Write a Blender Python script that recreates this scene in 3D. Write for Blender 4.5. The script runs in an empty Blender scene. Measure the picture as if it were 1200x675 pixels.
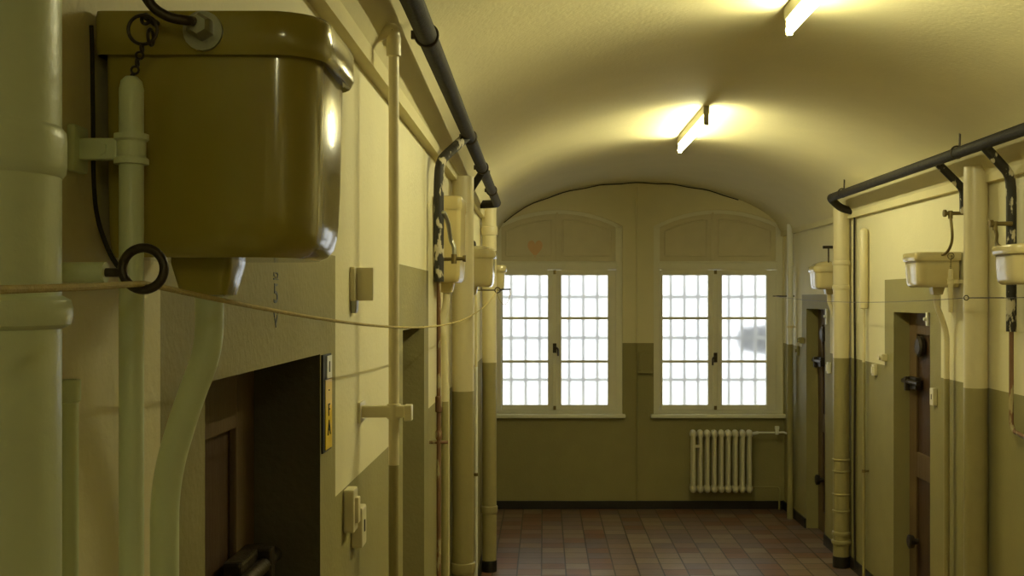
import bpy, bmesh, math, random
from mathutils import Vector, Matrix
random.seed(7)
PI = math.pi
F = 1320.0; VX, VY = 638.0, 350.0; EYE = 1.867
XL, XR, YE, YB = -0.44, 2.13, 10.0, -5.0
SC = bpy.context.scene
COL = SC.collection

def P(px, py, y):                      # point seen at a pixel of the 1200x675 photo, at distance y down the corridor
    return Vector(((px-VX)*y/F, y, EYE+(VY-py)*y/F))

# ------------------------------------------------------------------ materials
def new_mat(name):
    m = bpy.data.materials.new(name); m.use_nodes = True
    nt = m.node_tree
    return m, nt, nt.nodes['Principled BSDF']

def paint(name, c, rough=0.5, var=0.12, bump=0.25, scale=9.0, fine=120.0, spec=0.5, metal=0.0, coat=0.0, second=None, thr=0.55, sscale=20.0, stretch=(1,1,1)):
    m, nt, b = new_mat(name)
    N, L = nt.nodes, nt.links
    tc = N.new('ShaderNodeTexCoord')
    mp = N.new('ShaderNodeMapping'); mp.inputs['Scale'].default_value = stretch
    L.new(tc.outputs['Object'], mp.inputs['Vector'])
    n1 = N.new('ShaderNodeTexNoise'); n1.inputs['Scale'].default_value = scale; n1.inputs['Detail'].default_value = 5
    L.new(mp.outputs[0], n1.inputs['Vector'])
    mix = N.new('ShaderNodeMix'); mix.data_type = 'RGBA'
    mix.inputs['A'].default_value = (*[v*(1-var) for v in c], 1)
    mix.inputs['B'].default_value = (*[min(1, v*(1+var)) for v in c], 1)
    L.new(n1.outputs['Fac'], mix.inputs['Factor'])
    out = mix.outputs['Result']
    if second:
        n3 = N.new('ShaderNodeTexNoise'); n3.inputs['Scale'].default_value = sscale; n3.inputs['Detail'].default_value = 4
        L.new(mp.outputs[0], n3.inputs['Vector'])
        r = N.new('ShaderNodeValToRGB'); r.color_ramp.elements[0].position = thr-.02; r.color_ramp.elements[1].position = thr+.02
        L.new(n3.outputs['Fac'], r.inputs[0])
        m2 = N.new('ShaderNodeMix'); m2.data_type = 'RGBA'
        L.new(r.outputs[0], m2.inputs['Factor']); L.new(out, m2.inputs['A']); m2.inputs['B'].default_value = (*second, 1)
        out = m2.outputs['Result']
    L.new(out, b.inputs['Base Color'])
    b.inputs['Roughness'].default_value = rough; b.inputs['Metallic'].default_value = metal
    b.inputs['Specular IOR Level'].default_value = spec
    b.inputs['Coat Weight'].default_value = coat; b.inputs['Coat Roughness'].default_value = 0.08
    if bump:
        n2 = N.new('ShaderNodeTexNoise'); n2.inputs['Scale'].default_value = fine; n2.inputs['Detail'].default_value = 3
        L.new(mp.outputs[0], n2.inputs['Vector'])
        ad = N.new('ShaderNodeMath'); ad.operation = 'MULTIPLY_ADD'; ad.inputs[1].default_value = 2.0
        L.new(n1.outputs['Fac'], ad.inputs[0]); L.new(n2.outputs['Fac'], ad.inputs[2])
        bp = N.new('ShaderNodeBump'); bp.inputs['Strength'].default_value = bump; bp.inputs['Distance'].default_value = 0.004
        L.new(ad.outputs[0], bp.inputs['Height']); L.new(bp.outputs[0], b.inputs['Normal'])
    return m

M = {}
CREAM = (0.76, 0.71, 0.47); DADO = (0.30, 0.27, 0.12)
M['cream'] = paint('cream_wall_paint', CREAM, 0.6, 0.05, 0.35, 6, 70, spec=0.2)
M['dado'] = paint('olive_dado_paint', DADO, 0.6, 0.10, 0.40, 6, 70, spec=0.2)
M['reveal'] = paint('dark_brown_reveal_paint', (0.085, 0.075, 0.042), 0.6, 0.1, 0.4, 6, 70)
M['vault'] = paint('vault_paint', (0.68, 0.62, 0.37), 0.75, 0.06, 0.35, 4, 60, spec=0.15)
M['pipecream'] = paint('cream_pipe_paint', (0.70, 0.63, 0.40), 0.35, 0.06, 0.15, 12, 90)
M['pipedado'] = paint('olive_pipe_paint', (0.31, 0.27, 0.12), 0.35, 0.10, 0.2, 14, 90)
M['pipewhite'] = paint('white_pipe_paint', (0.66, 0.74, 0.52), 0.35, 0.05, 0.15, 10, 90)
M['riser'] = paint('white_riser_paint', (0.80, 0.80, 0.72), 0.35, 0.05, 0.1, 10, 90)
M['olive'] = paint('olive_enamel', (0.34, 0.285, 0.045), 0.16, 0.16, 0.03, 7, 30, coat=0.6)
M['ceramic'] = paint('cream_ceramic', (0.62, 0.54, 0.30), 0.14, 0.06, 0.02, 10, 40, coat=0.6)
M['plastic'] = paint('yellow_plastic', (0.62, 0.52, 0.24), 0.25, 0.05, 0.0, 10, 40)
M['black'] = paint('black_pipe_coat', (0.024, 0.020, 0.014), 0.7, 0.4, 0.3, 18, 110, spec=0.25)
M['wrap'] = paint('peeling_black_wrap', (0.022, 0.019, 0.014), 0.55, 0.3, 0.6, 16, 60, second=(0.55, 0.50, 0.36), thr=0.60, sscale=26, stretch=(1, 1, .45))
M['rust'] = paint('rusty_pipe', (0.20, 0.10, 0.045), 0.65, 0.5, 0.5, 30, 140, second=(0.40, 0.33, 0.18), thr=0.58, sscale=30, stretch=(1, 1, .3))
M['iron'] = paint('dark_iron', (0.055, 0.043, 0.028), 0.38, 0.4, 0.3, 40, 200, metal=0.6)
M['steel'] = paint('worn_steel', (0.42, 0.42, 0.36), 0.35, 0.15, 0.1, 30, 160, metal=0.8)
M['brass'] = paint('dull_brass', (0.22, 0.17, 0.07), 0.4, 0.25, 0.1, 40, 160, metal=0.7)
M['rope'] = paint('hemp_line', (0.52, 0.42, 0.16), 0.8, 0.3, 0.5, 60, 400)
M['wood'] = paint('brown_door_wood', (0.06, 0.030, 0.013), 0.5, 0.35, 0.3, 5, 60, stretch=(6, 6, .5))
M['woodb'] = paint('brown_door_frame', (0.115, 0.072, 0.032), 0.5, 0.25, 0.3, 6, 60, stretch=(6, 6, .5))
M['base'] = paint('black_skirting_paint', (0.012, 0.010, 0.008), 0.4, 0.3, 0.2, 12, 90)
M['frame'] = paint('window_frame_paint', (0.80, 0.78, 0.62), 0.4, 0.06, 0.15, 10, 80)
M['panel'] = paint('window_panel_paint', (0.68, 0.62, 0.42), 0.45, 0.08, 0.2, 10, 80)
M['radiator'] = paint('radiator_enamel', (0.70, 0.66, 0.48), 0.3, 0.05, 0.05, 10, 60)
M['bars'] = paint('grey_bar_paint', (0.52, 0.53, 0.56), 0.6, 0.1, 0.0)
M['switch'] = paint('ivory_plastic', (0.72, 0.66, 0.44), 0.3, 0.04, 0.0)
M['signyellow'] = paint('yellow_sign', (0.80, 0.55, 0.01), 0.4, 0.08, 0.0)
M['signwhite'] = paint('white_label', (0.75, 0.74, 0.62), 0.4, 0.05, 0.0)
M['ink'] = paint('black_ink', (0.01, 0.01, 0.01), 0.6, 0.0, 0.0)
M['blue'] = paint('faded_blue_stencil', (0.10, 0.12, 0.15), 0.6, 0.3, 0.0, 90, second=DADO, thr=0.60, sscale=160)
M['heart'] = paint('orange_decal', (0.72, 0.47, 0.24), 0.5, 0.1, 0.0)
M['batten'] = paint('grey_batten', (0.30, 0.28, 0.18), 0.4, 0.05, 0.0)
M['dark'] = paint('dark_casing', (0.03, 0.03, 0.035), 0.5, 0.2, 0.0)
M['render'] = paint('outside_wall', (0.75, 0.77, 0.80), 0.8, 0.03, 0.0)

def emit(name, c, s):
    m, nt, b = new_mat(name)
    b.inputs['Base Color'].default_value = (*c, 1)
    b.inputs['Emission Color'].default_value = (*c, 1); b.inputs['Emission Strength'].default_value = s
    return m
M['tube'] = emit('fluorescent_glow', (0.98, 0.92, 0.53), 138.0)

def glass():
    m, nt, b = new_mat('frosted_pane')
    b.inputs['Base Color'].default_value = (0.97, 0.98, 1, 1)
    b.inputs['Transmission Weight'].default_value = 1.0
    b.inputs['IOR'].default_value = 1.25
    b.inputs['Roughness'].default_value = 0.29
    N, L = nt.nodes, nt.links
    tr = N.new('ShaderNodeBsdfTranslucent'); tr.inputs[0].default_value = (0.95, 0.97, 1, 1)
    mx = N.new('ShaderNodeMixShader'); mx.inputs[0].default_value = 0.14
    L.new(b.outputs[0], mx.inputs[1]); L.new(tr.outputs[0], mx.inputs[2])
    L.new(mx.outputs[0], N['Material Output'].inputs['Surface'])
    return m
M['glass'] = glass()

def tiles():
    m, nt, b = new_mat('quarry_tiles')
    N, L = nt.nodes, nt.links
    T = 0.1666
    tc = N.new('ShaderNodeTexCoord')
    mp = N.new('ShaderNodeMapping'); mp.inputs['Location'].default_value = (0.02/T + 40, 40.3, 0); mp.inputs['Scale'].default_value = (1/T, 1/T, 1)
    L.new(tc.outputs['Object'], mp.inputs['Vector'])
    sep = N.new('ShaderNodeSeparateXYZ'); L.new(mp.outputs[0], sep.inputs[0])
    def math_(op, a, v=None, link=None):
        n = N.new('ShaderNodeMath'); n.operation = op; L.new(a, n.inputs[0])
        if link is not None: L.new(link, n.inputs[1])
        elif v is not None: n.inputs[1].default_value = v
        return n.outputs[0]
    fx = math_('FLOOR', sep.outputs['X'])
    cw = N.new('ShaderNodeTexWhiteNoise'); cw.noise_dimensions = '1D'; L.new(fx, cw.inputs['W'])
    yy = math_('ADD', sep.outputs['Y'], link=math_('MULTIPLY', cw.outputs['Value'], 0.18))
    fy = math_('FLOOR', yy)
    cb = N.new('ShaderNodeCombineXYZ'); L.new(fx, cb.inputs[0]); L.new(fy, cb.inputs[1])
    wn = N.new('ShaderNodeTexWhiteNoise'); wn.noise_dimensions = '2D'; L.new(cb.outputs[0], wn.inputs['Vector'])
    ramp = N.new('ShaderNodeValToRGB'); cr = ramp.color_ramp; cr.interpolation = 'CONSTANT'
    cols = [(0.0, (0.21, 0.098, 0.055)), (0.14, (0.28, 0.185, 0.125)), (0.34, (0.24, 0.16, 0.13)), (0.5, (0.31, 0.225, 0.15)), (0.66, (0.20, 0.145, 0.13)), (0.8, (0.26, 0.125, 0.07)), (0.9, (0.33, 0.25, 0.18))]
    cr.elements[0].position, cr.elements[0].color = cols[0][0], (*cols[0][1], 1)
    cr.elements[1].position, cr.elements[1].color = cols[1][0], (*cols[1][1], 1)
    for p_, c_ in cols[2:]:
        e = cr.elements.new(p_); e.color = (*c_, 1)
    L.new(wn.outputs['Value'], ramp.inputs[0])
    no = N.new('ShaderNodeTexNoise'); no.inputs['Scale'].default_value = 14; no.inputs['Detail'].default_value = 5
    L.new(tc.outputs['Object'], no.inputs['Vector'])
    mul = N.new('ShaderNodeMix'); mul.data_type = 'RGBA'; mul.blend_type = 'MULTIPLY'; mul.inputs['Factor'].default_value = 0.35
    L.new(ramp.outputs[0], mul.inputs['A']); L.new(no.outputs['Fac'], mul.inputs['B'])
    def edge(v):
        fr = math_('FRACT', v)
        d = math_('ABSOLUTE', math_('SUBTRACT', fr, 0.5))
        return math_('GREATER_THAN', d, 0.472)
    g = math_('MAXIMUM', edge(sep.outputs['X']), link=edge(yy))
    mix = N.new('ShaderNodeMix'); mix.data_type = 'RGBA'
    L.new(g, mix.inputs['Factor']); L.new(mul.outputs['Result'], mix.inputs['A']); mix.inputs['B'].default_value = (0.035, 0.028, 0.02, 1)
    L.new(mix.outputs['Result'], b.inputs['Base Color'])
    b.inputs['Roughness'].default_value = 0.36
    bp = N.new('ShaderNodeBump'); bp.inputs['Strength'].default_value = 0.5; bp.inputs['Distance'].default_value = 0.003; bp.invert = True
    ad = math_('ADD', g, link=math_('MULTIPLY', no.outputs['Fac'], 0.5))
    L.new(ad, bp.inputs['Height']); L.new(bp.outputs[0], b.inputs['Normal'])
    return m
M['tiles'] = tiles()

# ------------------------------------------------------------------ mesh building
class MB:
    def __init__(s): s.v = []; s.f = []; s.m = []; s.s = []
    def face(s, pts, mi=0, smooth=False):
        b = len(s.v); s.v += [Vector(p) for p in pts]
        s.f.append(tuple(range(b, b+len(pts)))); s.m.append(mi); s.s.append(smooth)
    def grid(s, rings, mi=0, closed=True, caps=True, smooth=True, matf=None):
        b = len(s.v); n = len(rings[0])
        for r in rings: s.v += [Vector(p) for p in r]
        for i in range(len(rings)-1):
            for j in range(n if closed else n-1):
                k = (j+1) % n
                s.f.append((b+i*n+j, b+i*n+k, b+(i+1)*n+k, b+(i+1)*n+j))
                s.m.append(matf(i) if matf else mi); s.s.append(smooth)
        if caps:
            s.f.append(tuple(b+j for j in reversed(range(n)))); s.m.append(matf(0) if matf else mi); s.s.append(False)
            e = b+(len(rings)-1)*n
            s.f.append(tuple(e+j for j in range(n))); s.m.append(matf(len(rings)-2) if matf else mi); s.s.append(False)
    def box(s, x0, x1, y0, y1, z0, z1, bev=0.0, mi=0):
        if bev <= 0:
            c = [Vector((x, y, z)) for x in (x0, x1) for y in (y0, y1) for z in (z0, z1)]
            for q in ((0,1,3,2), (4,6,7,5), (0,4,5,1), (2,3,7,6), (0,2,6,4), (1,5,7,3)):
                s.face([c[i] for i in q], mi)
            return
        bm = bmesh.new(); bmesh.ops.create_cube(bm, size=1)
        for v in bm.verts:
            v.co = Vector(((x0+x1)/2+v.co.x*(x1-x0), (y0+y1)/2+v.co.y*(y1-y0), (z0+z1)/2+v.co.z*(z1-z0)))
        bmesh.ops.bevel(bm, geom=bm.edges[:], offset=bev, segments=2, profile=0.6, affect='EDGES')
        s.add_bm(bm, mi)
    def add_bm(s, bm, mi=0, smooth=False):
        b = len(s.v); bm.verts.index_update(); s.v += [v.co.copy() for v in bm.verts]
        for f in bm.faces:
            s.f.append(tuple(b+v.index for v in f.verts)); s.m.append(mi); s.s.append(smooth)
        bm.free()
    def tube(s, pts, r, seg=14, mi=0, matf=None, caps=True):
        pts = [Vector(p) for p in pts]
        rs = r if isinstance(r, (list, tuple)) else [r]*len(pts)
        ts = []
        for i in range(len(pts)):
            a = pts[max(0, i-1)]; c = pts[min(len(pts)-1, i+1)]
            ts.append((c-a).normalized())
        up = Vector((0, 0, 1)) if abs(ts[0].z) < .9 else Vector((1, 0, 0))
        n = (up-ts[0]*up.dot(ts[0])).normalized()
        rings = []
        for i, p in enumerate(pts):
            n = (n-ts[i]*n.dot(ts[i])).normalized()
            bn = ts[i].cross(n)
            rings.append([p+(n*math.cos(2*PI*j/seg)+bn*math.sin(2*PI*j/seg))*rs[i] for j in range(seg)])
        mf = None
        if matf: mf = lambda i: matf((pts[i]+pts[min(i+1, len(pts)-1)])/2)
        s.grid(rings, mi, True, caps, True, mf)
    def lathe(s, cx, cy, prof, seg=24, mi=0, matf=None):    # vertical axis, prof = [(z, r)]
        rings = [[Vector((cx+r*math.cos(2*PI*j/seg), cy+r*math.sin(2*PI*j/seg), z)) for j in range(seg)] for z, r in prof]
        s.grid(rings, mi, True, True, True, (lambda i: matf((prof[i][0]+prof[i+1][0])/2)) if matf else None)
    def torus(s, c, R, r, axis='Y', n=28, seg=10, a0=0, a1=2*PI, mi=0):
        c = Vector(c); pts = []
        full = abs(a1-a0-2*PI) < 1e-6
        rings = []
        for i in range(n if full else n+1):
            a = a0+(a1-a0)*i/n
            d = {'Y': Vector((math.cos(a), 0, math.sin(a))), 'Z': Vector((math.cos(a), math.sin(a), 0)), 'X': Vector((0, math.cos(a), math.sin(a)))}[axis]
            ax = {'Y': Vector((0, 1, 0)), 'Z': Vector((0, 0, 1)), 'X': Vector((1, 0, 0))}[axis]
            rings.append([c+d*(R+r*math.cos(2*PI*j/seg))+ax*r*math.sin(2*PI*j/seg) for j in range(seg)])
        if full: rings.append(rings[0])
        s.grid(rings, mi, True, not full, True)
    def prism(s, poly, y0, y1, mi=0):                       # poly of (x, z), extruded along y
        a = [Vector((x, y0, z)) for x, z in poly]; b = [Vector((x, y1, z)) for x, z in poly]
        n = len(poly)
        for j in range(n):
            k = (j+1) % n
            s.face([a[j], a[k], b[k], b[j]], mi)
        s.face(list(reversed(a)), mi); s.face(b, mi)
    def build(s, name, mats, parent=None, origin=None, weld=True):
        if not isinstance(mats, (list, tuple)): mats = [mats]
        me = bpy.data.meshes.new(name)
        o = bpy.data.objects.new(name, me); COL.objects.link(o)
        off = Vector((0, 0, 0))
        if parent is None:
            if origin is None:
                lo = [min(v[i] for v in s.v) for i in range(3)]; hi = [max(v[i] for v in s.v) for i in range(3)]
                origin = Vector(((lo[0]+hi[0])/2, (lo[1]+hi[1])/2, lo[2]))
            off = Vector(origin); o.location = off
        else:
            o.parent = parent
            if parent.get('_world'):
                q = parent; off = Vector(q.location)
                while q.parent is not None: q = q.parent; off = off+Vector(q.location)
        me.from_pydata([v-off for v in s.v], [], s.f)
        for mt in mats: me.materials.append(mt)
        for p, mi, sm in zip(me.polygons, s.m, s.s): p.material_index = mi; p.use_smooth = sm
        bm = bmesh.new(); bm.from_mesh(me)
        if weld: bmesh.ops.remove_doubles(bm, verts=bm.verts[:], dist=1e-5)
        bmesh.ops.recalc_face_normals(bm, faces=bm.faces[:])
        for e in bm.edges:
            if len(e.link_faces) == 2 and e.calc_face_angle(0) > 0.75: e.smooth = False
        bm.to_mesh(me); bm.free()
        if any(s.s):
            for a in ('use_auto_smooth',):
                if hasattr(me, a): setattr(me, a, True)
        if parent is None or parent.get('_world'): o['_world'] = 1
        return o

def fillet(pts, rad, n=6):
    pts = [Vector(p) for p in pts]; out = [pts[0]]
    for i in range(1, len(pts)-1):
        a, b, c = pts[i-1], pts[i], pts[i+1]
        da, dc = (a-b), (c-b)
        r = min(rad, da.length*.48, dc.length*.48)
        p0 = b+da.normalized()*r; p1 = b+dc.normalized()*r
        for k in range(n+1):
            t = k/n
            out.append(p0*(1-t)**2+b*2*t*(1-t)+p1*t*t)
    out.append(pts[-1])
    return out

def smooth_path(pts, n=8):             # Catmull-Rom
    pts = [Vector(p) for p in pts]; out = []
    for i in range(len(pts)-1):
        a = pts[max(0, i-1)]; b = pts[i]; c = pts[i+1]; d = pts[min(len(pts)-1, i+2)]
        for k in range(n):
            t = k/n
            out.append(0.5*((2*b)+(c-a)*t+(2*a-5*b+4*c-d)*t*t+(3*b-a-3*c+d)*t**3))
    out.append(pts[-1]); return out

def thing(name, label, cat, loc, rot=0.0, group=None, world=True):
    o = bpy.data.objects.new(name, None); COL.objects.link(o)
    o.empty_display_size = 0.05
    o.location = loc; o.rotation_euler = (0, 0, rot)
    o['label'] = label; o['category'] = cat
    if group: o['group'] = group
    if world: o['_world'] = 1
    return o
def tag(o, label, cat, group=None):
    o['label'] = label; o['category'] = cat
    if group: o['group'] = group
    return o
def struct(o, label=None):
    o['kind'] = 'structure'
    if label: o['label'] = label
    return o

def text_part(txt, name, size, mat, parent, mtx):           # mtx maps text plane (x right, y up, z out) to world
    cu = bpy.data.curves.new('glyphs', 'FONT'); cu.body = txt; cu.size = size; cu.extrude = 0.0006
    cu.align_x = 'CENTER'; cu.align_y = 'CENTER'
    t = bpy.data.objects.new('glyphs', cu); COL.objects.link(t)
    dg = bpy.context.evaluated_depsgraph_get(); dg.update()
    me = bpy.data.meshes.new_from_object(t.evaluated_get(dg))
    bpy.data.objects.remove(t); bpy.data.curves.remove(cu)
    mb = MB(); vs = [mtx @ v.co for v in me.vertices]
    for p in me.polygons: mb.face([vs[i] for i in p.vertices])
    bpy.data.meshes.remove(me)
    return mb.build(name, mat, parent)

# ------------------------------------------------------------------ the room
ZL = 2.42                                       # underside of the springing ledge
VA, VB, VC, VT = 1.252, 0.444, 0.845, 2.905     # vault: half width, rise, centre, crown
VR = (VA**2+VB**2)/(2*VB)
def vault_z(x):
    d = min(abs(x-VC), VA)
    e = VB*(1-math.sqrt(max(0, 1-(d/VA)**2)))
    c = VR-math.sqrt(VR**2-d*d)
    return VT-(0.65*e+0.35*c)

def side_wall(name, X, out, doors, depth, dado):
    T = 0.32; H = 2.75
    D = lambda e: X-out*e
    ys = {YB, YE}
    y = YB
    while y < YE: ys.add(round(y, 3)); y += 0.5
    for d in doors: ys |= {d[0], d[1], d[3], d[4]}
    ys = sorted(ys); mb = MB()
    for a, b in zip(ys[:-1], ys[1:]):
        mid = (a+b)/2; segs = None
        for (ya, yb, top, b0, b1, bt) in doors:
            if ya < mid < yb: segs = [((top, top), (bt, bt), 1), ((bt, bt), (H, H), 0)]
            elif b0 < mid < b1: segs = [((0, 0), (top, top), 1), ((top, top), (bt, bt), 1), ((bt, bt), (H, H), 0)]
        if segs is None:
            segs = [((0, 0), (dado(a), dado(b)), 1), ((dado(a), dado(b)), (H, H), 0)]
        for lo, hi, mi in segs:
            mb.face([(X, a, lo[0]), (X, b, lo[1]), (X, b, hi[1]), (X, a, hi[0])], mi)
    for (ya, yb, top, b0, b1, bt) in doors:
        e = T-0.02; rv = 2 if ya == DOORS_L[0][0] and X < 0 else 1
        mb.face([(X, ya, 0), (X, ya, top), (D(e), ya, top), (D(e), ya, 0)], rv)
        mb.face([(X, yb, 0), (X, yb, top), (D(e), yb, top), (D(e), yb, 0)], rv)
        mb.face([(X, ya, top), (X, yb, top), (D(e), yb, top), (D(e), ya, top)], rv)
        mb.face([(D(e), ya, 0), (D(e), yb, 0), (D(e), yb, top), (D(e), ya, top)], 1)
    mb.face([(D(T), YB, 0), (D(T), YE, 0), (D(T), YE, H), (D(T), YB, H)], 0)
    mb.face([(X, YB, H), (X, YE, H), (D(T), YE, H), (D(T), YB, H)], 0)
    for yy in (YB, YE): mb.face([(X, yy, 0), (D(T), yy, 0), (D(T), yy, H), (X, yy, H)], 0)
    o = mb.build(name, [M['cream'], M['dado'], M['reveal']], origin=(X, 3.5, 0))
    return struct(o)

#             near   far   top    band near, far, band top
DOORS_L = [(1.46, 2.21, 1.758, 1.29, 2.37, 1.957), (3.50, 4.12, 1.768, 3.36, 4.27, 1.972)]
DOORS_R = [(6.22, 6.87, 1.785, 6.05, 7.05, 1.985), (8.55, 9.16, 1.785, 8.40, 9.32, 1.90)]
dl = lambda y: 1.45
def dr(y): return 1.438+(min(max(y, 3), 9.9)-5.39)*0.0075
WL = side_wall('wall_left', XL, 1, DOORS_L, .14, dl)
WR = side_wall('wall_right', XR, -1, DOORS_R, .11, dr)

# windows: pixel measurements on the end wall (132 px per metre there)
def ex(px): return (px-VX)*YE/F
def ez(py): return EYE+(VY-py)*YE/F
WIN = [dict(x0=ex(579.5), x1=ex(729.5), g=[(587.5, 642), (658, 712.5)], mul=653, bars=[(599, 616, 632.5), (667, 683.5, 700)]),
       dict(x0=ex(766), x1=ex(918), g=[(777, 830.5), (846.8, 899)], mul=836, bars=[(786, 802, 818), (854, 869, 885)])]
Z_SILL, Z_SPR, RISE = ez(485), ez(265), 0.145
for w in WIN:
    w['c'] = (w['x0']+w['x1'])/2; w['a'] = (w['x1']-w['x0'])/2
def arch_z(w, x, inset=0.0):
    a, r = w['a'], RISE; R = (a*a+r*r)/(2*r); zc = Z_SPR+r-R
    R -= inset; d = min(abs(x-w['c']), R)
    return zc+math.sqrt(R*R-d*d)

def end_wall():
    mb = MB(); us = [XL-.32, XL, ex(742)]; T = .32; H = 3.1; NS = 18
    for w in WIN: us += [w['x0']+2*w['a']*i/NS for i in range(NS+1)]
    us += [XR, XR+.32]; us = sorted(set(us)); zd = ez(402)
    for a, b in zip(us[:-1], us[1:]):
        m = (a+b)/2; win = next((w for w in WIN if w['x0'] < m < w['x1']), None)
        if win: segs = [((0, 0), (Z_SILL, Z_SILL), 1), ((arch_z(win, a), arch_z(win, b)), (H, H), 0)]
        else: segs = [((0, 0), (Z_SILL, Z_SILL), 1), ((Z_SILL, Z_SILL), (zd, zd), 1), ((zd, zd), (H, H), 0)]
        for lo, hi, mi in segs:
            for yy in (YE, YE+T): mb.face([(a, yy, lo[0]), (b, yy, lo[1]), (b, yy, hi[1]), (a, yy, hi[0])], mi)
        if win:
            mb.face([(a, YE, arch_z(win, a)), (b, YE, arch_z(win, b)), (b, YE+T, arch_z(win, b)), (a, YE+T, arch_z(win, a))], 0)
            mb.face([(a, YE, Z_SILL), (b, YE, Z_SILL), (b, YE+T, Z_SILL), (a, YE+T, Z_SILL)], 0)
    for w in WIN:
        for xx in (w['x0'], w['x1']):
            mb.face([(xx, YE, Z_SILL), (xx, YE+T, Z_SILL), (xx, YE+T, arch_z(w, xx)), (xx, YE, arch_z(w, xx))], 0)
    mb.face([(us[0], YE, H), (us[-1], YE, H), (us[-1], YE+T, H), (us[0], YE+T, H)], 0)
    for xx in (us[0], us[-1]): mb.face([(xx, YE, 0), (xx, YE+T, 0), (xx, YE+T, H), (xx, YE, H)], 0)
    return struct(mb.build('wall_end', [M['cream'], M['dado']], origin=(VC, YE, 0)))
end_wall()

mb = MB(); mb.box(XL-.32, XR+.32, YB-.2, YB, 0, 1.45, mi=1); mb.box(XL-.32, XR+.32, YB-.2, YB, 1.45, 3.1, mi=0)
struct(mb.build('wall_near', [M['cream'], M['dado']]))
mb = MB(); mb.box(XL-.32, XR+.32, YB-.2, YE+.32, -.2, 0)
struct(mb.build('floor', M['tiles'], origin=(0, 0, 0)))

def ceiling():
    mb = MB(); xs = [VC-VA+2*VA*i/56 for i in range(57)]
    prof = [(XL-.3, ZL), (XL+.033, ZL)]+[(x, vault_z(x)) for x in xs]+[(XR-.033, ZL), (XR+.3, ZL)]
    prof += [(XR+.3, 3.15), (XL-.3, 3.15)]
    n = len(prof); ny = 13
    yv = [YB+(YE-YB)*i/ny for i in range(ny+1)]
    b = len(mb.v)
    for y in yv: mb.v += [Vector((x, y, z)) for x, z in prof]
    for i in range(ny):
        for j in range(n):
            k = (j+1) % n
            mb.f.append((b+i*n+j, b+i*n+k, b+(i+1)*n+k, b+(i+1)*n+j)); mb.m.append(0); mb.s.append(2 <= j < n-5)
    for i in (0, ny):
        mb.f.append(tuple(b+i*n+j for j in range(n))); mb.m.append(0); mb.s.append(False)
    return struct(mb.build('ceiling', M['vault'], origin=(VC, 3.5, ZL), weld=False))
ceiling()

# skirtings (gaps at the doors)
def skirting(name, X, out, doors):
    mb = MB(); y = YB
    for d in doors+[(YE, YE)]:
        if d[0] > y: mb.box(min(X, X+out*.014), max(X, X+out*.014), y, d[0], 0.0, .078, .003)
        y = d[1]
    struct(mb.build(name, M['base']))
skirting('baseboard_left', XL, 1, DOORS_L); skirting('baseboard_right', XR, -1, DOORS_R)
mb = MB(); mb.box(XL+.014, XR-.014, YE-.014, YE, 0, .074, .003); struct(mb.build('baseboard_end', M['base']))

# ------------------------------------------------------------------ windows
def arch_band(mb, w, in0, in1, y0, y1, n=20):
    def pt(i, ins):
        x0 = w['x0']+ins; x1 = w['x1']-ins; x = x0+(x1-x0)*i/n
        return x, arch_z(w, x, ins)
    for i in range(n):
        o0, o1, p0, p1 = pt(i, in0), pt(i+1, in0), pt(i, in1), pt(i+1, in1)
        quad = [o0, o1, p1, p0]
        mb.prism(quad, y0, y1)

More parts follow.
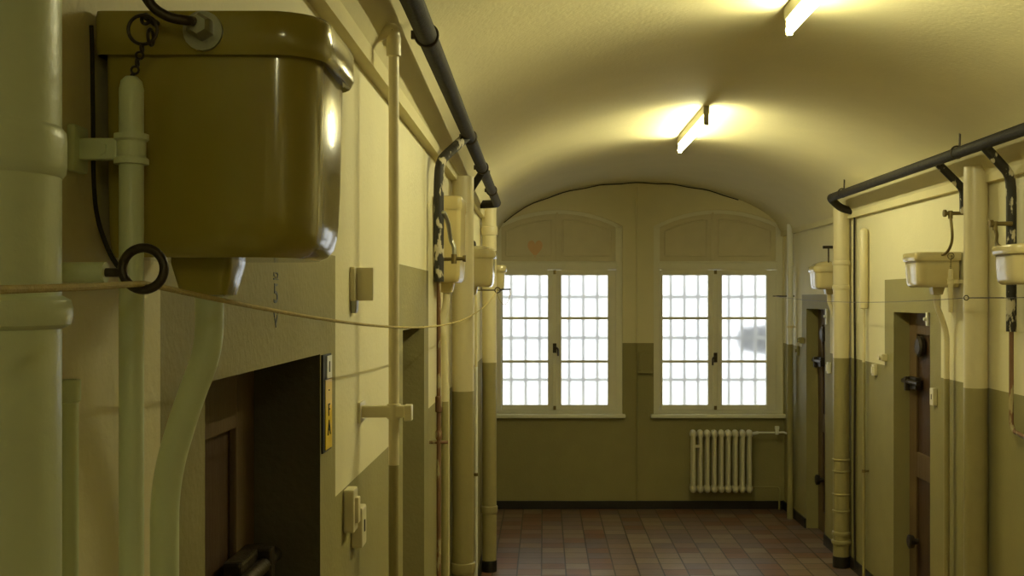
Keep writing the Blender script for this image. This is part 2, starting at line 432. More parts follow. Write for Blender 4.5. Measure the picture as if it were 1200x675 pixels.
def make_window(k, w):
    FY0, FY1 = YE+.035, YE+.105
    x0, x1 = w['x0'], w['x1']; c = w['c']; ins = .058
    zt = ez(306)                                            # transom top
    fr = MB()
    ia = .032
    arch_band(fr, w, 0.0, ia, FY0, FY1)
    for a, b, s in ((x0, x0+ins, 1), (x1-ins, x1, -1)):
        fr.prism([(a, Z_SILL), (b, Z_SILL), (b, arch_z(w, b, ia) if s > 0 else arch_z(w, b)), (a, arch_z(w, a) if s > 0 else arch_z(w, a, ia))], FY0, FY1)
    fr.box(x0+ins, x1-ins, FY0, FY1, Z_SILL, Z_SILL+.03)
    fr.box(x0+ins*.8, x1-ins*.8, FY0-.008, FY1, zt-.075, zt, .006)
    fr.box(x0+ins*.8, x1-ins*.8, FY0-.014, FY1, zt-.02, zt-.006, .003)
    mx = ex(w['mul'])
    win = struct(fr.build('window_%d' % k, M['frame'], origin=(c, FY0, Z_SILL)))
    # arched blind panels over the transom
    for (a, b) in ((x0+ins, mx-.006), (mx+.006, x1-ins)):
        pn = MB(); n = 12
        ring = [(a, zt), (b, zt)]+[(b+(a-b)*i/n, arch_z(w, b+(a-b)*i/n, ia)) for i in range(n+1)]
        pn.prism(ring, FY0+.02, FY1-.02)
        # raised edge moulding round the panel
        q = [(a+.045, zt+.05), (b-.045, zt+.05)]
        t = [(b-.045+(a-b+.09)*i/n, arch_z(w, b-.045+(a-b+.09)*i/n, ia+.05)) for i in range(n+1)]
        path = [Vector((x, FY0+.019, z)) for x, z in q+t]
        path.append(path[0])
        pn.tube(path, .007, 6)
        pn.build('arched_panel', M['panel'], win)
    mu = MB(); mu.box(mx-.009, mx+.009, FY0-.004, FY1-.01, zt, arch_z(w, mx, ia)+.012, .002); mu.build('mullion', M['panel'], win)
    # two casements
    zb = Z_SILL+.032; z1 = zt-.077
    mid = (w['g'][0][1]+w['g'][1][0])/2
    lims = [(x0+ins+.002, ex(mid)-.001), (ex(mid)+.001, x1-ins-.002)]
    gz1, gz0 = ez(322.5), ez(475)
    for s, (a, b) in enumerate(lims):
        g0, g1 = ex(w['g'][s][0]), ex(w['g'][s][1])
        g0 = max(g0, a+.012); g1 = min(g1, b-.012)
        cs = MB(); y0, y1 = FY0-.006, FY0+.045
        cs.box(a, g0, y0, y1, zb, z1, .004); cs.box(g1, b, y0, y1, zb, z1, .004)
        cs.box(g0, g1, y0, y1, zb, gz0, .004); cs.box(g0, g1, y0, y1, gz1, z1+.001, .0)
        for py in (373, 424):
            z = ez(py); cs.box(g0, g1, y0+.008, y1-.008, z-.011, z+.011, .003)
        casement = cs.build('casement', M['frame'], win)
        pane = MB()
        zz = [gz0, ez(424)-.011, ez(424)+.011, ez(373)-.011, ez(373)+.011, gz1]
        for i in (0, 2, 4): pane.box(g0-.003, g1+.003, FY0+.016, FY0+.020, zz[i]-.003, zz[i+1]+.003)
        pane.build('pane', M['glass'], casement)
    # rounded cover strip and espagnolette
    cv = MB(); xm = ex(mid); cv.box(xm-.022, xm+.022, FY0-.022, FY0-.005, zb+.005, z1-.005, .007); cv.build('cover_strip', M['frame'], win)
    h = MB()
    zl = ez(407 if k == 1 else 418)
    h.box(xm-.016, xm+.016, FY0-.034, FY0-.021, zl-.05, zl+.035, .004)
    h.tube([(xm, FY0-.03, zl), (xm, FY0-.055, zl)], .009, 10)
    h.tube(fillet([(xm, FY0-.055, zl), (xm+.03*(1 if k == 1 else -1), FY0-.058, zl-.01), (xm+.03*(1 if k == 1 else -1), FY0-.058, zl-.075)], .02), .008, 10)
    h.build('handle', M['iron'], win)
    for z in (zb+.02, z1-.02):
        hh = MB(); hh.box(xm-.012, xm+.012, FY0-.032, FY0-.021, z-.018, z+.018, .003); hh.build('bolt_keeper', M['brass'], win)
    sl = MB(); sl.box(x0-.03, x1+.025, YE-.055, FY0+.002, Z_SILL-.035, Z_SILL, .012); sl.build('window_sill', M['frame'], win)
    # iron bars in the outer reveal
    br = thing('window_bars', 'grey iron bars outside the %s window' % ('left-hand' if k == 1 else 'right-hand'), 'bars', (c, YE+.24, Z_SILL), group='bars behind the end windows')
    yb = YE+.24
    for s in (0, 1):
        for px in w['bars'][s]:
            q = MB(); x = (px-VX)*yb/F; q.tube([(x, yb, Z_SILL), (x, yb, Z_SPR)], .0145, 8); q.build('vertical_bar', M['bars'], br)
    xx = ex(mid); q = MB(); q.tube([(xx, yb, Z_SILL), (xx, yb, Z_SPR)], .0145, 8); q.build('vertical_bar', M['bars'], br)
    for py in (348, 396, 445):
        q = MB(); z = EYE+(VY-py)*yb/F; q.box(x0, x1, yb-.004, yb+.004, z-.014, z+.014); q.build('cross_bar', M['bars'], br)
    return win
W1 = make_window(1, WIN[0]); W2 = make_window(2, WIN[1])

# heart-shaped decal stuck on the left window's blind panel
hz = ez(290); hx = ex(627); ht = []
for i in range(40):
    t = 2*PI*i/40
    hxx = 16*math.sin(t)**3; hyy = 13*math.cos(t)-5*math.cos(2*t)-2*math.cos(3*t)-math.cos(4*t)
    ht.append((hx+hxx*.0042, hz+hyy*.0055))
mb = MB(); mb.prism(ht, YE+.0515, YE+.0555)
tag(mb.build('heart_decal', M['heart']), 'small faded orange heart sticker on the blind panel over the left window', 'sticker')

# dark lamp housing seen blurred through the right window
lp = thing('outdoor_lamp', 'dark lamp housing outside, blurred behind the right window pane', 'lamp', (ex(884)*1.06, YE+.62, ez(404)))
c0 = P(884, 398, YE+.62)
mb = MB(); mb.tube([c0+Vector((-.16, 0, .01)), c0+Vector((-.13, 0, .01)), c0+Vector((.02, 0, 0)), c0+Vector((.12, 0, 0))], [.06, .11, .13, .15], 20); mb.build('housing', M['dark'], lp)
mb = MB(); mb.tube(fillet([c0+Vector((.1, 0, 0)), c0+Vector((.34, 0, 0)), c0+Vector((.34, -.28, 0))], .08), .02, 10); mb.build('arm', M['dark'], lp)

# ------------------------------------------------------------------ cell doors
def cell_door(k, X, out, d, rec, knobs=True):
    ya, yb, top = d[0], d[1], d[2]
    f = X-out*rec
    lo, hi = sorted((f, f-out*.045))
    mb = MB()
    mb.box(lo, hi, ya, yb, .0, top, 0)
    g0, g1 = sorted((f, f+out*.014))
    o = struct(mb.build('door_%d' % k, M['wood'], origin=((lo+hi)/2, (ya+yb)/2, 0)))
    fr = MB()
    fr.box(g0, g1, yb-.13, yb, 0, top, .003); fr.box(g0, g1, ya, ya+.13, 0, top, .003)
    fr.box(g0, g1, ya+.13, yb-.13, top-.13, top, .003); fr.box(g0, g1, ya+.13, yb-.13, .0, .16, .003); fr.box(g0, g1, ya+.13, yb-.13, .80, .95, .003)
    fr.build('door_frame_boards', M['woodb'], o)
    X0 = f+out*.014
    zc = 1.37
    lk = MB(); a, b = sorted((X0, X0+out*.035)); lk.box(a, b, yb-.22, yb-.06, zc-.045, zc+.03, .006); lock = lk.build('lock_case', M['iron'], o)
    bt = MB(); bt.tube([(X0+out*.045, yb-.30, zc), (X0+out*.045, yb-.02, zc)], .014, 12); bt.box(*sorted((X0+out*.03, X0+out*.06)), yb-.11, yb-.08, zc-.055, zc+.03, .004); bt.build('bolt', M['iron'], lock)
    if not knobs: return o
    pv = MB()
    pv.tube([(X0, (ya+yb)/2+.1, 1.585), (X0+out*.02, (ya+yb)/2+.1, 1.585), (X0+out*.03, (ya+yb)/2+.1, 1.585)], [.062, .062, .045], 24); pv.build('peephole_cover', M['iron'], o)
    kn = MB(); kn.tube([(X0, yb-.16, .42), (X0+out*.025, yb-.16, .42), (X0+out*.03, yb-.16, .42), (X0+out*.055, yb-.16, .42), (X0+out*.06, yb-.16, .42)], [.018, .018, .038, .042, .03], 18); kn.build('lower_bolt_knob', M['iron'], o)
    return o
cell_door(1, XL, 1, DOORS_L[0], .143, False); cell_door(2, XL, 1, DOORS_L[1], .16, False)
cell_door(3, XR, -1, DOORS_R[0], .11); cell_door(4, XR, -1, DOORS_R[1], .11)

# ------------------------------------------------------------------ lamps
def lamp(y0, y1, label):
    X = .87; zc = vault_z(X)
    t = thing('fluorescent_lamp', label, 'lamp', (X, (y0+y1)/2, zc-.12), group='fluorescent tubes along the vault')
    mb = MB(); mb.box(X-.016, X+.016, y0, y1, zc-.048, zc+.002, .004); mb.build('batten', M['batten'], t)
    for y in (y0+.012, y1-.012):
        mb = MB(); mb.box(X-.013, X+.013, y-.012, y+.012, zc-.105, zc-.046, .004); mb.build('lamp_holder', M['batten'], t)
    mb = MB(); mb.tube([(X, y0+.024, zc-.085), (X, y1-.024, zc-.085)], .014, 14); mb.build('tube', M['tube'], t)
lamp(6.05, 7.25, 'glowing fluorescent tube on the vault nearest the end windows')
lamp(2.82, 4.02, 'glowing fluorescent tube on the vault at the top edge of the photo')
lamp(-3.6, -2.4, 'added fluorescent tube behind the camera, unseen fill light for the nearest pipes')  # extra lamp out of view, added to light the pipes nearest the camera

# ------------------------------------------------------------------ soil pipes
def soil_pipe(x, y, r, label, dz, collars, mats, top=2.52, base=True):
    t = thing('soil_pipe', label, 'pipe', (x, y, 0), group='thick cast-iron soil pipes')
    mb = MB(); mb.lathe(x, y, [(0.0, r), (dz, r), (top, r)], 32, matf=lambda z: 0 if z > dz else 1); mb.build('pipe', mats, t)
    for z0, z1, e in collars:
        mb = MB(); mt = mats[0] if z0 > dz else mats[1]
        mb.lathe(x, y, [(z0, r+.0005), (z0+.003, r+e*.8), (z0+.009, r+e), (z1-.009, r+e), (z1-.003, r+e*.8), (z1, r+.0005)], 32); mb.build('collar', mt, t)
    if base:
        mb = MB(); mb.lathe(x, y, [(0, r+.003), (.07, r+.003), (.078, r+.001)], 32); mb.build('painted_foot', M['base'], t)
    return t
PC = [M['pipecream'], M['pipedado']]
soil_pipe(-.385, .772, .050, 'thick pale green soil pipe at the left edge, closest to the camera', .3, [(1.951, 1.986, .0035), (1.846, 1.869, .0075)], [M['pipewhite'], M['pipedado']], 2.42, False)
soil_pipe(-.384, 5.30, .052, 'thick soil pipe on the left wall, right behind the slim yellow cistern', 1.433, [(.58, .63, .008), (.08, .12, .008)], PC, 2.44)
soil_pipe(-.378, 7.72, .050, 'thick soil pipe on the left wall nearest the left end window', 1.43, [(2.30, 2.36, .008), (.40, .45, .008)], PC, 2.5)
soil_pipe(2.067, 5.40, .055, 'thick soil pipe on the right wall, between the two nearest right-hand cisterns', 1.44, [(1.80, 1.88, .002), (.3, .35, .008)], PC, 2.5)
soil_pipe(2.066, 7.84, .056, 'ringed soil pipe on the right wall, closest to the end wall', 1.455, [(2.10, 2.13, .006), (1.93, 1.96, .006), (.74, .755, .006), (.66, .675, .006), (.50, .515, .006), (.385, .40, .006), (.22, .25, .008), (.16, .19, .012)], PC, 2.5)

# capped stub pipe beside the nearest soil pipe
mb = MB(); q = P(80, 445, .98)
mb.lathe(q.x, q.y, [(0, .0085), (q.z-.02, .0085), (q.z-.018, .0105), (q.z, .0105), (q.z, .0075), (q.z-.1, .0075)], 20)
tag(mb.build('stub_pipe', M['pipewhite']), 'thin open-ended pipe beside the soil pipe at the left edge', 'pipe')

# ------------------------------------------------------------------ cisterns
def rr(x0, x1, y0, y1, z, rw, ro, n=7):        # rounded rectangle, wall side radius rw, room side radius ro
    pts = []
    for cx, cy, r, a0 in ((x1-ro, y1-ro, ro, 0), (x0+rw, y1-rw, rw, PI/2), (x0+rw, y0+rw, rw, PI), (x1-ro, y0+ro, ro, 1.5*PI)):
        for i in range(n+1):
            a = a0+PI/2*i/n; pts.append(Vector((cx+r*math.cos(a), cy+r*math.sin(a), z)))
    return pts

def cistern(label, loc, rot, mat, D=.226, L=.226, H=.239, rim=.040, ro=.05, lip=.011, dome=0.0, outlet=True, flush=None, dadoz=1.45, plain=False):
    t = thing('toilet_cistern', label, 'cistern', loc, rot, 'high-level toilet cisterns', world=False)
    zr = H-rim
    xo = D-lip; y0, y1 = lip, L-lip
    secs = []
    for z, i in ((0, .024), (.004, .014), (.012, .006), (.024, .002), (.04, 0)):
        secs.append((z, i*.7+.004))
    for z in (.08, .13, zr*.9, zr+.002): secs.append((z, .004*(1-z/zr) if z < zr else 0))
    mb = MB(); mb.grid([rr(.012, xo-i, y0+i, y1-i, z, .008, ro-lip*.3) for z, i in secs]); mb.build('tank', mat, t)
    mb = MB(); secs = [(zr-.001, lip*.75), (zr-.004, lip*.3), (zr-.001, .002), (zr+.004, 0), (H-.008, 0), (H-.002, .003), (H, .009)]
    if dome: secs += [(H+dome*.5, .03), (H+dome*.85, .055), (H+dome, .08)]
    mb.grid([rr(.006+(i if i > .02 else 0), D-i, i, L-i, z, .006, ro) for z, i in secs]); mb.build('lid', mat, t)
    cx = D*.37; cy = L*.5
    if outlet:
        mb = MB(); mb.grid([rr(cx-w, cx+w, cy-w, cy+w, z, .006, .008) for z, w in ((.0, .032), (-.004, .032), (-.03, .026), (-.037, .024), (-.039, .016))]); mb.build('outlet', mat, t)
    if flush:
        zd = dadoz-loc[2]
        pts = fillet([(cx, cy, -.036), (cx, cy, -.095), (cx-.022, cy, -.15), (.036, cy, -.235), (.036, cy, zd)], .07, 8)+[Vector((.036, cy, -loc[2]))]
        mb = MB(); mb.tube(pts, .0148, 18, matf=lambda p: 0 if p.z > zd+1e-4 else 1); mb.build('flush_pipe', flush, t)
    return t
Z0 = 1.908
near = cistern('large glossy olive-brown cistern filling the upper left, closest to the camera', (XL, 1.085, Z0), 0, M['olive'], flush=[M['pipewhite'], M['pipewhite']])
slim = cistern('tall slim yellow cistern behind the black wrapped pipe on the left wall', (XL, 4.42, 1.93), 0, M['plastic'], D=.115, L=.30, H=.342, rim=.05, ro=.02, lip=.004, flush=PC)
cistern('round-fronted cream cistern behind the second soil pipe on the left wall', (XL, 5.50, 1.925), 0, M['ceramic'], D=.20, L=.29, H=.185, dome=.02, flush=PC)
cistern('cream cistern beside the top of the left end window', (XL, 7.80, 1.92), 0, M['ceramic'], D=.175, L=.24, H=.18, flush=PC)
cistern('cream cistern over the middle brown door on the right wall', (XR, 6.00, 1.925), PI, M['ceramic'], D=.235, L=.27, H=.180, flush=PC)
cistern('cream cistern cut off by the right edge of the photo', (XR, 4.81, 1.925), PI, M['ceramic'], D=.235, L=.27, H=.165, rim=.035, flush=PC)
cfar = cistern('cream cistern beside the ringed soil pipe near the right corner', (XR, 8.24, 1.935), PI, M['ceramic'], D=.21, L=.24, H=.165, dome=.035, flush=PC)
cfar['_world'] = 0
mb = MB(); mb.tube([(.10, .19, .19), (.10, .19, .30)], .006, 10); mb.tube([(.07, .19, .30), (.14, .19, .30)], .011, 10); mb.build('supply_valve', M['iron'], cfar)

# supply pipe, nut and lever on the near cistern (local: x off the wall, y from its near face)
def loc_near(px, py, y):
    p = P(px, py, y); return p-Vector((XL, 1.085, Z0))
mb = MB(); mb.tube(smooth_path([loc_near(150, -250, 1.03), loc_near(158, -120, 1.035), loc_near(166, -25, 1.04), loc_near(176, 4, 1.045), loc_near(196, 19, 1.05), loc_near(218, 24, 1.055), loc_near(228, 25, 1.07), loc_near(229, 26, 1.088)], 6), .0048, 12); sp = mb.build('supply_pipe', M['iron'], near)
q = loc_near(229, 27, 1.06)
mb = MB(); mb.tube([(q.x, -.022, q.z), (q.x, -.016, q.z), (q.x, .001, q.z)], [.009, .0125, .0125], 6); mb.tube([(q.x, -.004, q.z-.002), (q.x, .002, q.z-.002)], .019, 20); mb.build('nut', M['steel'], sp)
q = loc_near(172, 20, 1.06)
mb = MB(); mb.tube([(q.x, -.028, q.z), (q.x, .002, q.z)], .0035, 10); mb.torus((q.x, -.028, q.z-.003), .004, .0018, 'Y', 14, 6); mb.build('flush_lever', M['iron'], near)

# pull-chain tubes
def chain_tube(px, pyt, pyb, y, r, label, clip_py, ring_py, ring_r, wallx, zend=None):
    top = P(px, pyt, y); t = thing('pull_chain_tube', label, 'pull chain', (top.x, y, zend or 0), group='pull-chain tubes below the cisterns')
    mb = MB(); z1 = zend if zend else 0.0
    mb.lathe(top.x, y, [(z1, r*.9), (z1+.004, r), (top.z-.012, r), (top.z-.004, r*.85), (top.z, r*.5)], 20); mb.build('tube', M['pipewhite'] if wallx < 0 else M['pipecream'], t)
    zc = P(px, clip_py, y).z
    cl = MB(); cl.lathe(top.x, y, [(zc-.0145, r+.001), (zc-.0140, r+.0045), (zc-.009, r+.0045), (zc-.007, r+.002), (zc+.007, r+.002), (zc+.009, r+.0045), (zc+.0140, r+.0045), (zc+.0145, r+.001)], 20)
    s = 1 if wallx < top.x else -1
    a, b = sorted((wallx, top.x-s*r)); cl.box(a, b, y-.006, y+.006, zc-.010, zc+.010, .002)
    a, b = sorted((wallx, wallx+s*.008)); cl.box(a, b, y-.016, y+.016, zc-.022, zc+.022, .003)
    cl.tube([((wallx+top.x)/2, y-.009, zc), ((wallx+top.x)/2, y-.004, zc)], .007, 6)
    cl.build('clip', M['pipewhite'] if wallx < 0 else M['pipecream'], t)
    rz = P(px, ring_py, y).z; rx = top.x+.012*(1 if wallx < 0 else 0)
    mb = MB(); mb.torus((rx, y-.004, rz), ring_r, .0017, 'Y', 28, 8); mb.torus((rx+.006, y, rz-.006), ring_r*.55, .0016, 'X', 20, 6); mb.build('ring', M['iron'], t)
    ch = MB(); n = 5; zt = rz-ring_r; 
    for i in range(n):
        f = (i+.5)/n; cx = rx+(top.x-rx)*f; cz = zt+(top.z-.004-zt)*f
        ch.torus((cx, y-.003*(1-f), cz), .0035, .0012, 'Y' if i % 2 else 'X', 12, 6)
    ch.build('chain', M['iron'], t)
chain_tube(154, 90, 675, 1.052, .0112, 'white pull-chain tube with iron ring in front of the olive cistern', 175, 36, .0135, XL)
chain_tube(1114, 315, 366, 5.69, .013, 'short pull-chain tube beside the cistern over the middle right door', 330, 300, .016, XR, zend=P(1114, 366, 5.69).z)

# black cord beside the near cistern
mb = MB(); mb.tube(smooth_path([P(107, 30, 1.066), P(108, 62, 1.066), P(109, 140, 1.066), P(110, 215, 1.066), P(115, 258, 1.06), P(128, 295, 1.04), P(141, 316, 1.0), P(146, 322, .985)], 8), .0022, 8)
tag(mb.build('cord', M['black']), 'black cord hanging down the wall side of the olive cistern', 'cord')

# ------------------------------------------------------------------ clothes lines and eye bolts
t = thing('eye_bolt', 'dark iron eye bolt under the olive cistern, at the left', 'eye bolt', (XL, .9, 1.89), group='eye bolts for the lines')
ec = P(168, 315, .9)
mb = MB(); mb.tube([(XL, .9, ec.z-.003), (P(124, 320, .9).x, .9, ec.z-.003)], .0085, 14); mb.build('wall_plug', M['pipewhite'], t)
mb = MB(); mb.torus(ec, .0167, .0038, 'Y', 36, 12); mb.tube([(P(118, 320, .9).x, .9, ec.z-.003), (ec.x-.0167, .9, ec.z-.003)], .0036, 12); mb.build('eye', M['iron'], t)
rp = [Vector((-.284, .56, 1.871)), Vector((-.306, .76, 1.875)), Vector((ec.x, .9, ec.z-.0118))]
E2 = P(583, 340, 7.25)
b0 = rp[-1]; sag = .115
line = []
for i in range(1, 41):
    f = i/40; p = b0.lerp(E2+Vector((0, 0, .0)), f); p.z -= 4*sag*f*(1-f); line.append(p)
mb = MB(); mb.tube(rp+line, .0024, 8)
tag(mb.build('clothes_line', M['rope']), 'slack tan cord strung along the left wall through iron eyes', 'cord', 'cords along the walls')
t = thing('eye_bolt', 'iron eye bolt with a loose string, in front of the left end window', 'eye bolt', (XL, 7.25, E2.z), group='eye bolts for the lines')
mb = MB(); mb.torus(E2, .017, .0035, 'Y', 24, 8); mb.tube([(XL, 7.25, E2.z), (E2.x-.017, 7.25, E2.z)], .004, 8); mb.tube([(E2.x+.017, 7.25, E2.z+.004), (E2.x+.085, 7.25, E2.z+.006)], .005, 8); mb.build('eye', M['iron'], t)
mb = MB(); mb.tube(smooth_path([(E2.x+.08, 7.25, E2.z), (E2.x+.082, 7.25, E2.z-.03), (E2.x+.06, 7.25, E2.z-.085), (E2.x+.035, 7.25, E2.z-.09), (E2.x+.012, 7.25, E2.z-.06), (E2.x, 7.25, E2.z-.018)], 6), .002, 6); mb.build('string', M['rope'], t)
R0 = P(906, 347, 9.6); R1 = P(1137, 349, 5.22); R1.x = 1.955
t = thing('eye_bolt', 'thin iron rod beside the right end window, above its sill pipe', 'eye bolt', (XR, 9.6, R0.z), group='eye bolts for the lines')
mb = MB(); mb.tube([(XR, 9.6, R0.z), (R0.x+.03, 9.6, R0.z)], .006, 8); mb.torus((R0.x+.015, 9.6, R0.z), .015, .0045, 'Z', 18, 8); mb.build('eye', M['iron'], t)
t = thing('eye_bolt', 'iron eye bolt on the right wall, just in front of the thick soil pipe', 'eye bolt', (XR, 5.22, R1.z), group='eye bolts for the lines')
mb = MB(); mb.tube([(XR, 5.22, R1.z), (R1.x+.011, 5.22, R1.z)], .0028, 8); mb.torus(R1, .011, .0025, 'Y', 20, 8); mb.build('eye', M['iron'], t)
mb = MB(); pts = []
A = R0+Vector((.015, 0, 0))
for i in range(31):
    f = i/30; p = A.lerp(R1, f); p.z -= 4*.035*f*(1-f); pts.append(p)
C2 = Vector((1.955, 3.2, 1.90))
for i in range(1, 13):
    f = i/12; p = R1.lerp(C2, f); p.z -= 4*.01*f*(1-f); pts.append(p)
pts.append(Vector((XR, 3.0, 1.905)))
mb.tube(pts, .0016, 6)
tag(mb.build('clothes_line', M['iron']), 'thin grey wire strung along the right wall below the cisterns', 'wire', 'cords along the walls')

# ------------------------------------------------------------------ overhead pipes
def lz(y): return 2.543 if y < 2.55 else 2.543+(y-2.55)*(2.470-2.543)/4.61
t = thing('overhead_pipe', 'black overhead water pipe along the left springing with branches to the left cisterns', 'pipe', (-.30, 3, 2.5), group='overhead water pipes')
mb = MB(); mb.tube(fillet([(-.30, -2.95, lz(0)), (-.30, 2.55, lz(2.55)), (-.30, 7.16, lz(7.16)), (XL, 7.16, lz(7.16)-.005)], .05), .0262, 20); mb.build('main_run', M['black'], t)
def clamp(x, y, z, parent, s):
    mb = MB()
    rings = []
    mb.torus((x, y, z), .0285, .004, 'Y', 26, 8)
    mb.box(x-s*.034-.006, x-s*.034+.006, y-.006, y+.006, z-.01, z+.012, .002)
    mb.tube([(x-s*.012, y, z+.02), (x-s*.014, y, vault_z(x-s*.014)+.004)], .005, 8)
    mb.build('clamp', M['iron'], parent)
for y in (1.0, 2.87, 4.5, 5.42, 6.4): clamp(-.30, y, lz(y), t, 1)
def branch(pts, r, name, mat, parent, rad=.06, seg=16):
    mb = MB(); mb.tube(fillet(pts, rad), r, seg); return mb.build(name, mat, parent)
b1 = branch([(-.30, 4.42, lz(4.4)-.005), (-.39, 4.22, 2.385), (-.395, 4.21, 2.30), (-.395, 4.21, 1.93)], .0195, 'wrapped_branch', M['wrap'], t, .07)
br = branch([(-.395, 4.21, 1.945), (-.395, 4.21, .02)], .008, 'rusty_riser', M['rust'], t)
mb = MB(); mb.lathe(-.395, 4.21, [(1.44, .0075), (1.445, .013), (1.50, .013), (1.505, .0075)], 12); mb.build('coupling', M['rust'], t)
mb = MB(); mb.lathe(-.395, 4.21, [(1.34, .009), (1.345, .012), (1.37, .012), (1.375, .009)], 12)
mb.build('coupling', M['rust'], t)
mb = MB(); mb.tube([(-.43, 4.21, 1.33), (-.36, 4.21, 1.33)], .006, 8); mb.build('drain_tap', M['rust'], t)
q0 = P(519, 250, 4.2); q1 = P(533, 300, 4.3)
mb = MB(); mb.tube(smooth_path([(-.385, 4.21, q0.z), (q0.x+.005, 4.2, q0.z), P(525, 262, 4.25), P(528, 280, 4.3), P(532, 290, 4.3), P(532, 303, 4.3)], 6), .0085, 10); mb.build('flexible_hose', M['steel'], t)
mb = MB(); a = P(512, 304, 4.3); b = P(546, 303, 4.3); mb.tube([a, b], .007, 10); mb.tube([P(532, 298, 4.3), P(532, 309, 4.3)], .011, 10); mb.tube([b-Vector((.012, 0, 0)), b], .013, 10); mb.build('stop_valve', M['brass'], t)
b2 = branch([(-.30, 5.50, lz(5.5)-.005), (-.385, 5.66, 2.39), (-.39, 5.67, 2.30), (-.39, 5.67, 2.22)], .018, 'branch_pipe', M['black'], t)
mb = MB(); mb.tube(smooth_path([(-.39, 5.67, 2.23), P(553, 281, 5.66), P(556, 285, 5.62), P(556, 293, 5.6), (-.36, 5.62, 2.12)], 6), .008, 8); mb.build('feed_pipe', M['iron'], t)

t = thing('overhead_pipe', 'black overhead water pipe along the right springing with branches to the right cisterns', 'pipe', (1.93, 3, 2.55), group='overhead water pipes')
ZR = 2.552
mb = MB(); mb.tube(fillet([(1.93, -2.95, ZR), (1.93, 7.62, ZR-.005), (2.03, 7.70, ZR-.07), (XR, 7.70, ZR-.09)], .05), .0262, 20); mb.build('main_run', M['black'], t)
for y in (1.6, 3.4, 5.27, 7.3): clamp(1.93, y, ZR, t, -1)
branch([(1.93, 5.56, ZR-.005), (2.08, 5.60, 2.415), (2.088, 5.61, 2.36), (2.088, 5.61, 2.29)], .020, 'branch_pipe', M['wrap'], t)
mb = MB(); mb.tube([(2.10, 5.61, 2.292), (1.995, 5.61, 2.292)], .009, 10); mb.tube([(2.0, 5.61, 2.292), (1.988, 5.61, 2.292)], .018, 12); mb.tube([(2.022, 5.61, 2.305), (2.022, 5.61, 2.265)], .012, 10); mb.build('tap', M['brass'], t)
mb = MB(); mb.tube(smooth_path([(2.022, 5.61, 2.28), P(1116, 275, 5.61), P(1114, 288, 5.64), P(1108, 297, 5.70), P(1098, 300, 5.78), P(1094, 305, 5.80)], 6), .0075, 8); mb.build('feed_pipe', M['brass'], t)
branch([(1.93, 4.96, ZR-.005), (2.075, 5.02, 2.42), (2.085, 5.03, 2.34), (2.085, 5.03, 1.72)], .0225, 'wrapped_branch', M['wrap'], t, .07)
branch([(2.085, 5.03, 1.73), (2.085, 5.03, 1.28), (2.085, 4.7, 1.245)], .010, 'drain_pipe', M['rust'], t, .05)
branch([(2.085, 4.96, 1.272), (2.085, 4.2, 1.19), (2.085, 4.1, 1.19)], .010, 'drain_tail', M['steel'], t, .05)
mb = MB(); mb.tube([(2.075, 5.0, 2.20), (1.985, 5.0, 2.20)], .010, 10); mb.tube([(1.99, 5.0, 2.20), (1.975, 5.0, 2.20)], .017, 12); mb.tube([(2.0, 5.0, 2.21), (2.0, 5.0, 2.17)], .011, 10); mb.build('tap', M['brass'], t)
mb = MB(); mb.tube(smooth_path([(2.0, 5.0, 2.18), P(1168, 275, 4.98), P(1170, 288, 4.90), (2.01, 4.75, 2.07)], 6), .008, 8); mb.build('feed_pipe', M['brass'], t)

# ------------------------------------------------------------------ thin pipes and conduits
def thin_pipe(x, y, r, z0, z1, label, mats, clips=(), wallx=None, name='thin_pipe', dz=1.45, extra=None):
    t = thing(name, label, 'pipe', (x, y, z0))
    mb = MB(); prof = [(z0, r)]+([(dz, r)] if z0 < dz < z1 else [])+[(z1, r)]
    mb.lathe(x, y, prof, 16, matf=lambda z: 0 if z > dz else 1); mb.build('pipe', mats, t)
    for zc in clips:
        c = MB(); c.lathe(x, y, [(zc-.01, r+.0005), (zc-.009, r+.004), (zc+.009, r+.004), (zc+.01, r+.0005)], 16)
        a, b = sorted((wallx, x)); c.box(a, b, y-.005, y+.005, zc-.006, zc+.006)
        c.build('clip', M['brass'] if name == 'thin_pipe' else M['pipecream'], t)
    return t
cd = P(461.5, 30, 2.69)
t = thin_pipe(cd.x, 2.69, .0125, 0, cd.z-.005, 'white vertical conduit with elbow top and clamp, on the left wall past the switches', PC, name='conduit', dz=1.47)
mb = MB(); mb.tube(fillet([(cd.x, 2.69, cd.z-.07), (cd.x, 2.69, cd.z-.005), (cd.x-.075, 2.68, cd.z-.045)], .012, 4), .0155, 16); mb.build('elbow', M['pipecream'], t)
mb = MB(); mb.lathe(cd.x, 2.69, [(cd.z-.075, .0125), (cd.z-.073, .0175), (cd.z-.03, .0175), (cd.z-.02, .014)], 16); mb.build('socket', M['pipecream'], t)
zc = P(461, 482, 2.69).z
mb = MB(); mb.box(XL, XL+.007, 2.65, 2.73, zc-.024, zc+.024, .002); mb.box(XL, cd.x+.03, 2.675, 2.705, zc-.014, zc+.014, .003)
mb.lathe(cd.x, 2.69, [(zc-.018, .0145), (zc-.0175, .0165), (zc+.0175, .0165), (zc+.018, .0145)], 16)
mb.box(cd.x+.026, cd.x+.044, 2.672, 2.708, zc-.022, zc+.016, .003); mb.build('clamp_bracket', M['switch'], t)

thin_pipe(P(524, 500, 4.75).x, 4.75, .010, 0, 1.50, 'thin pipe running up beside the second soil pipe on the left', [M['pipecream'], M['pipecream']], dz=.1)
thin_pipe(P(558, 500, 6.9).x, 6.9, .009, 0, 1.95, 'thin clipped pipe on the left wall behind the second soil pipe', [M['pipecream'], M['riser']], [P(558, 556, 6.9).z], XL)
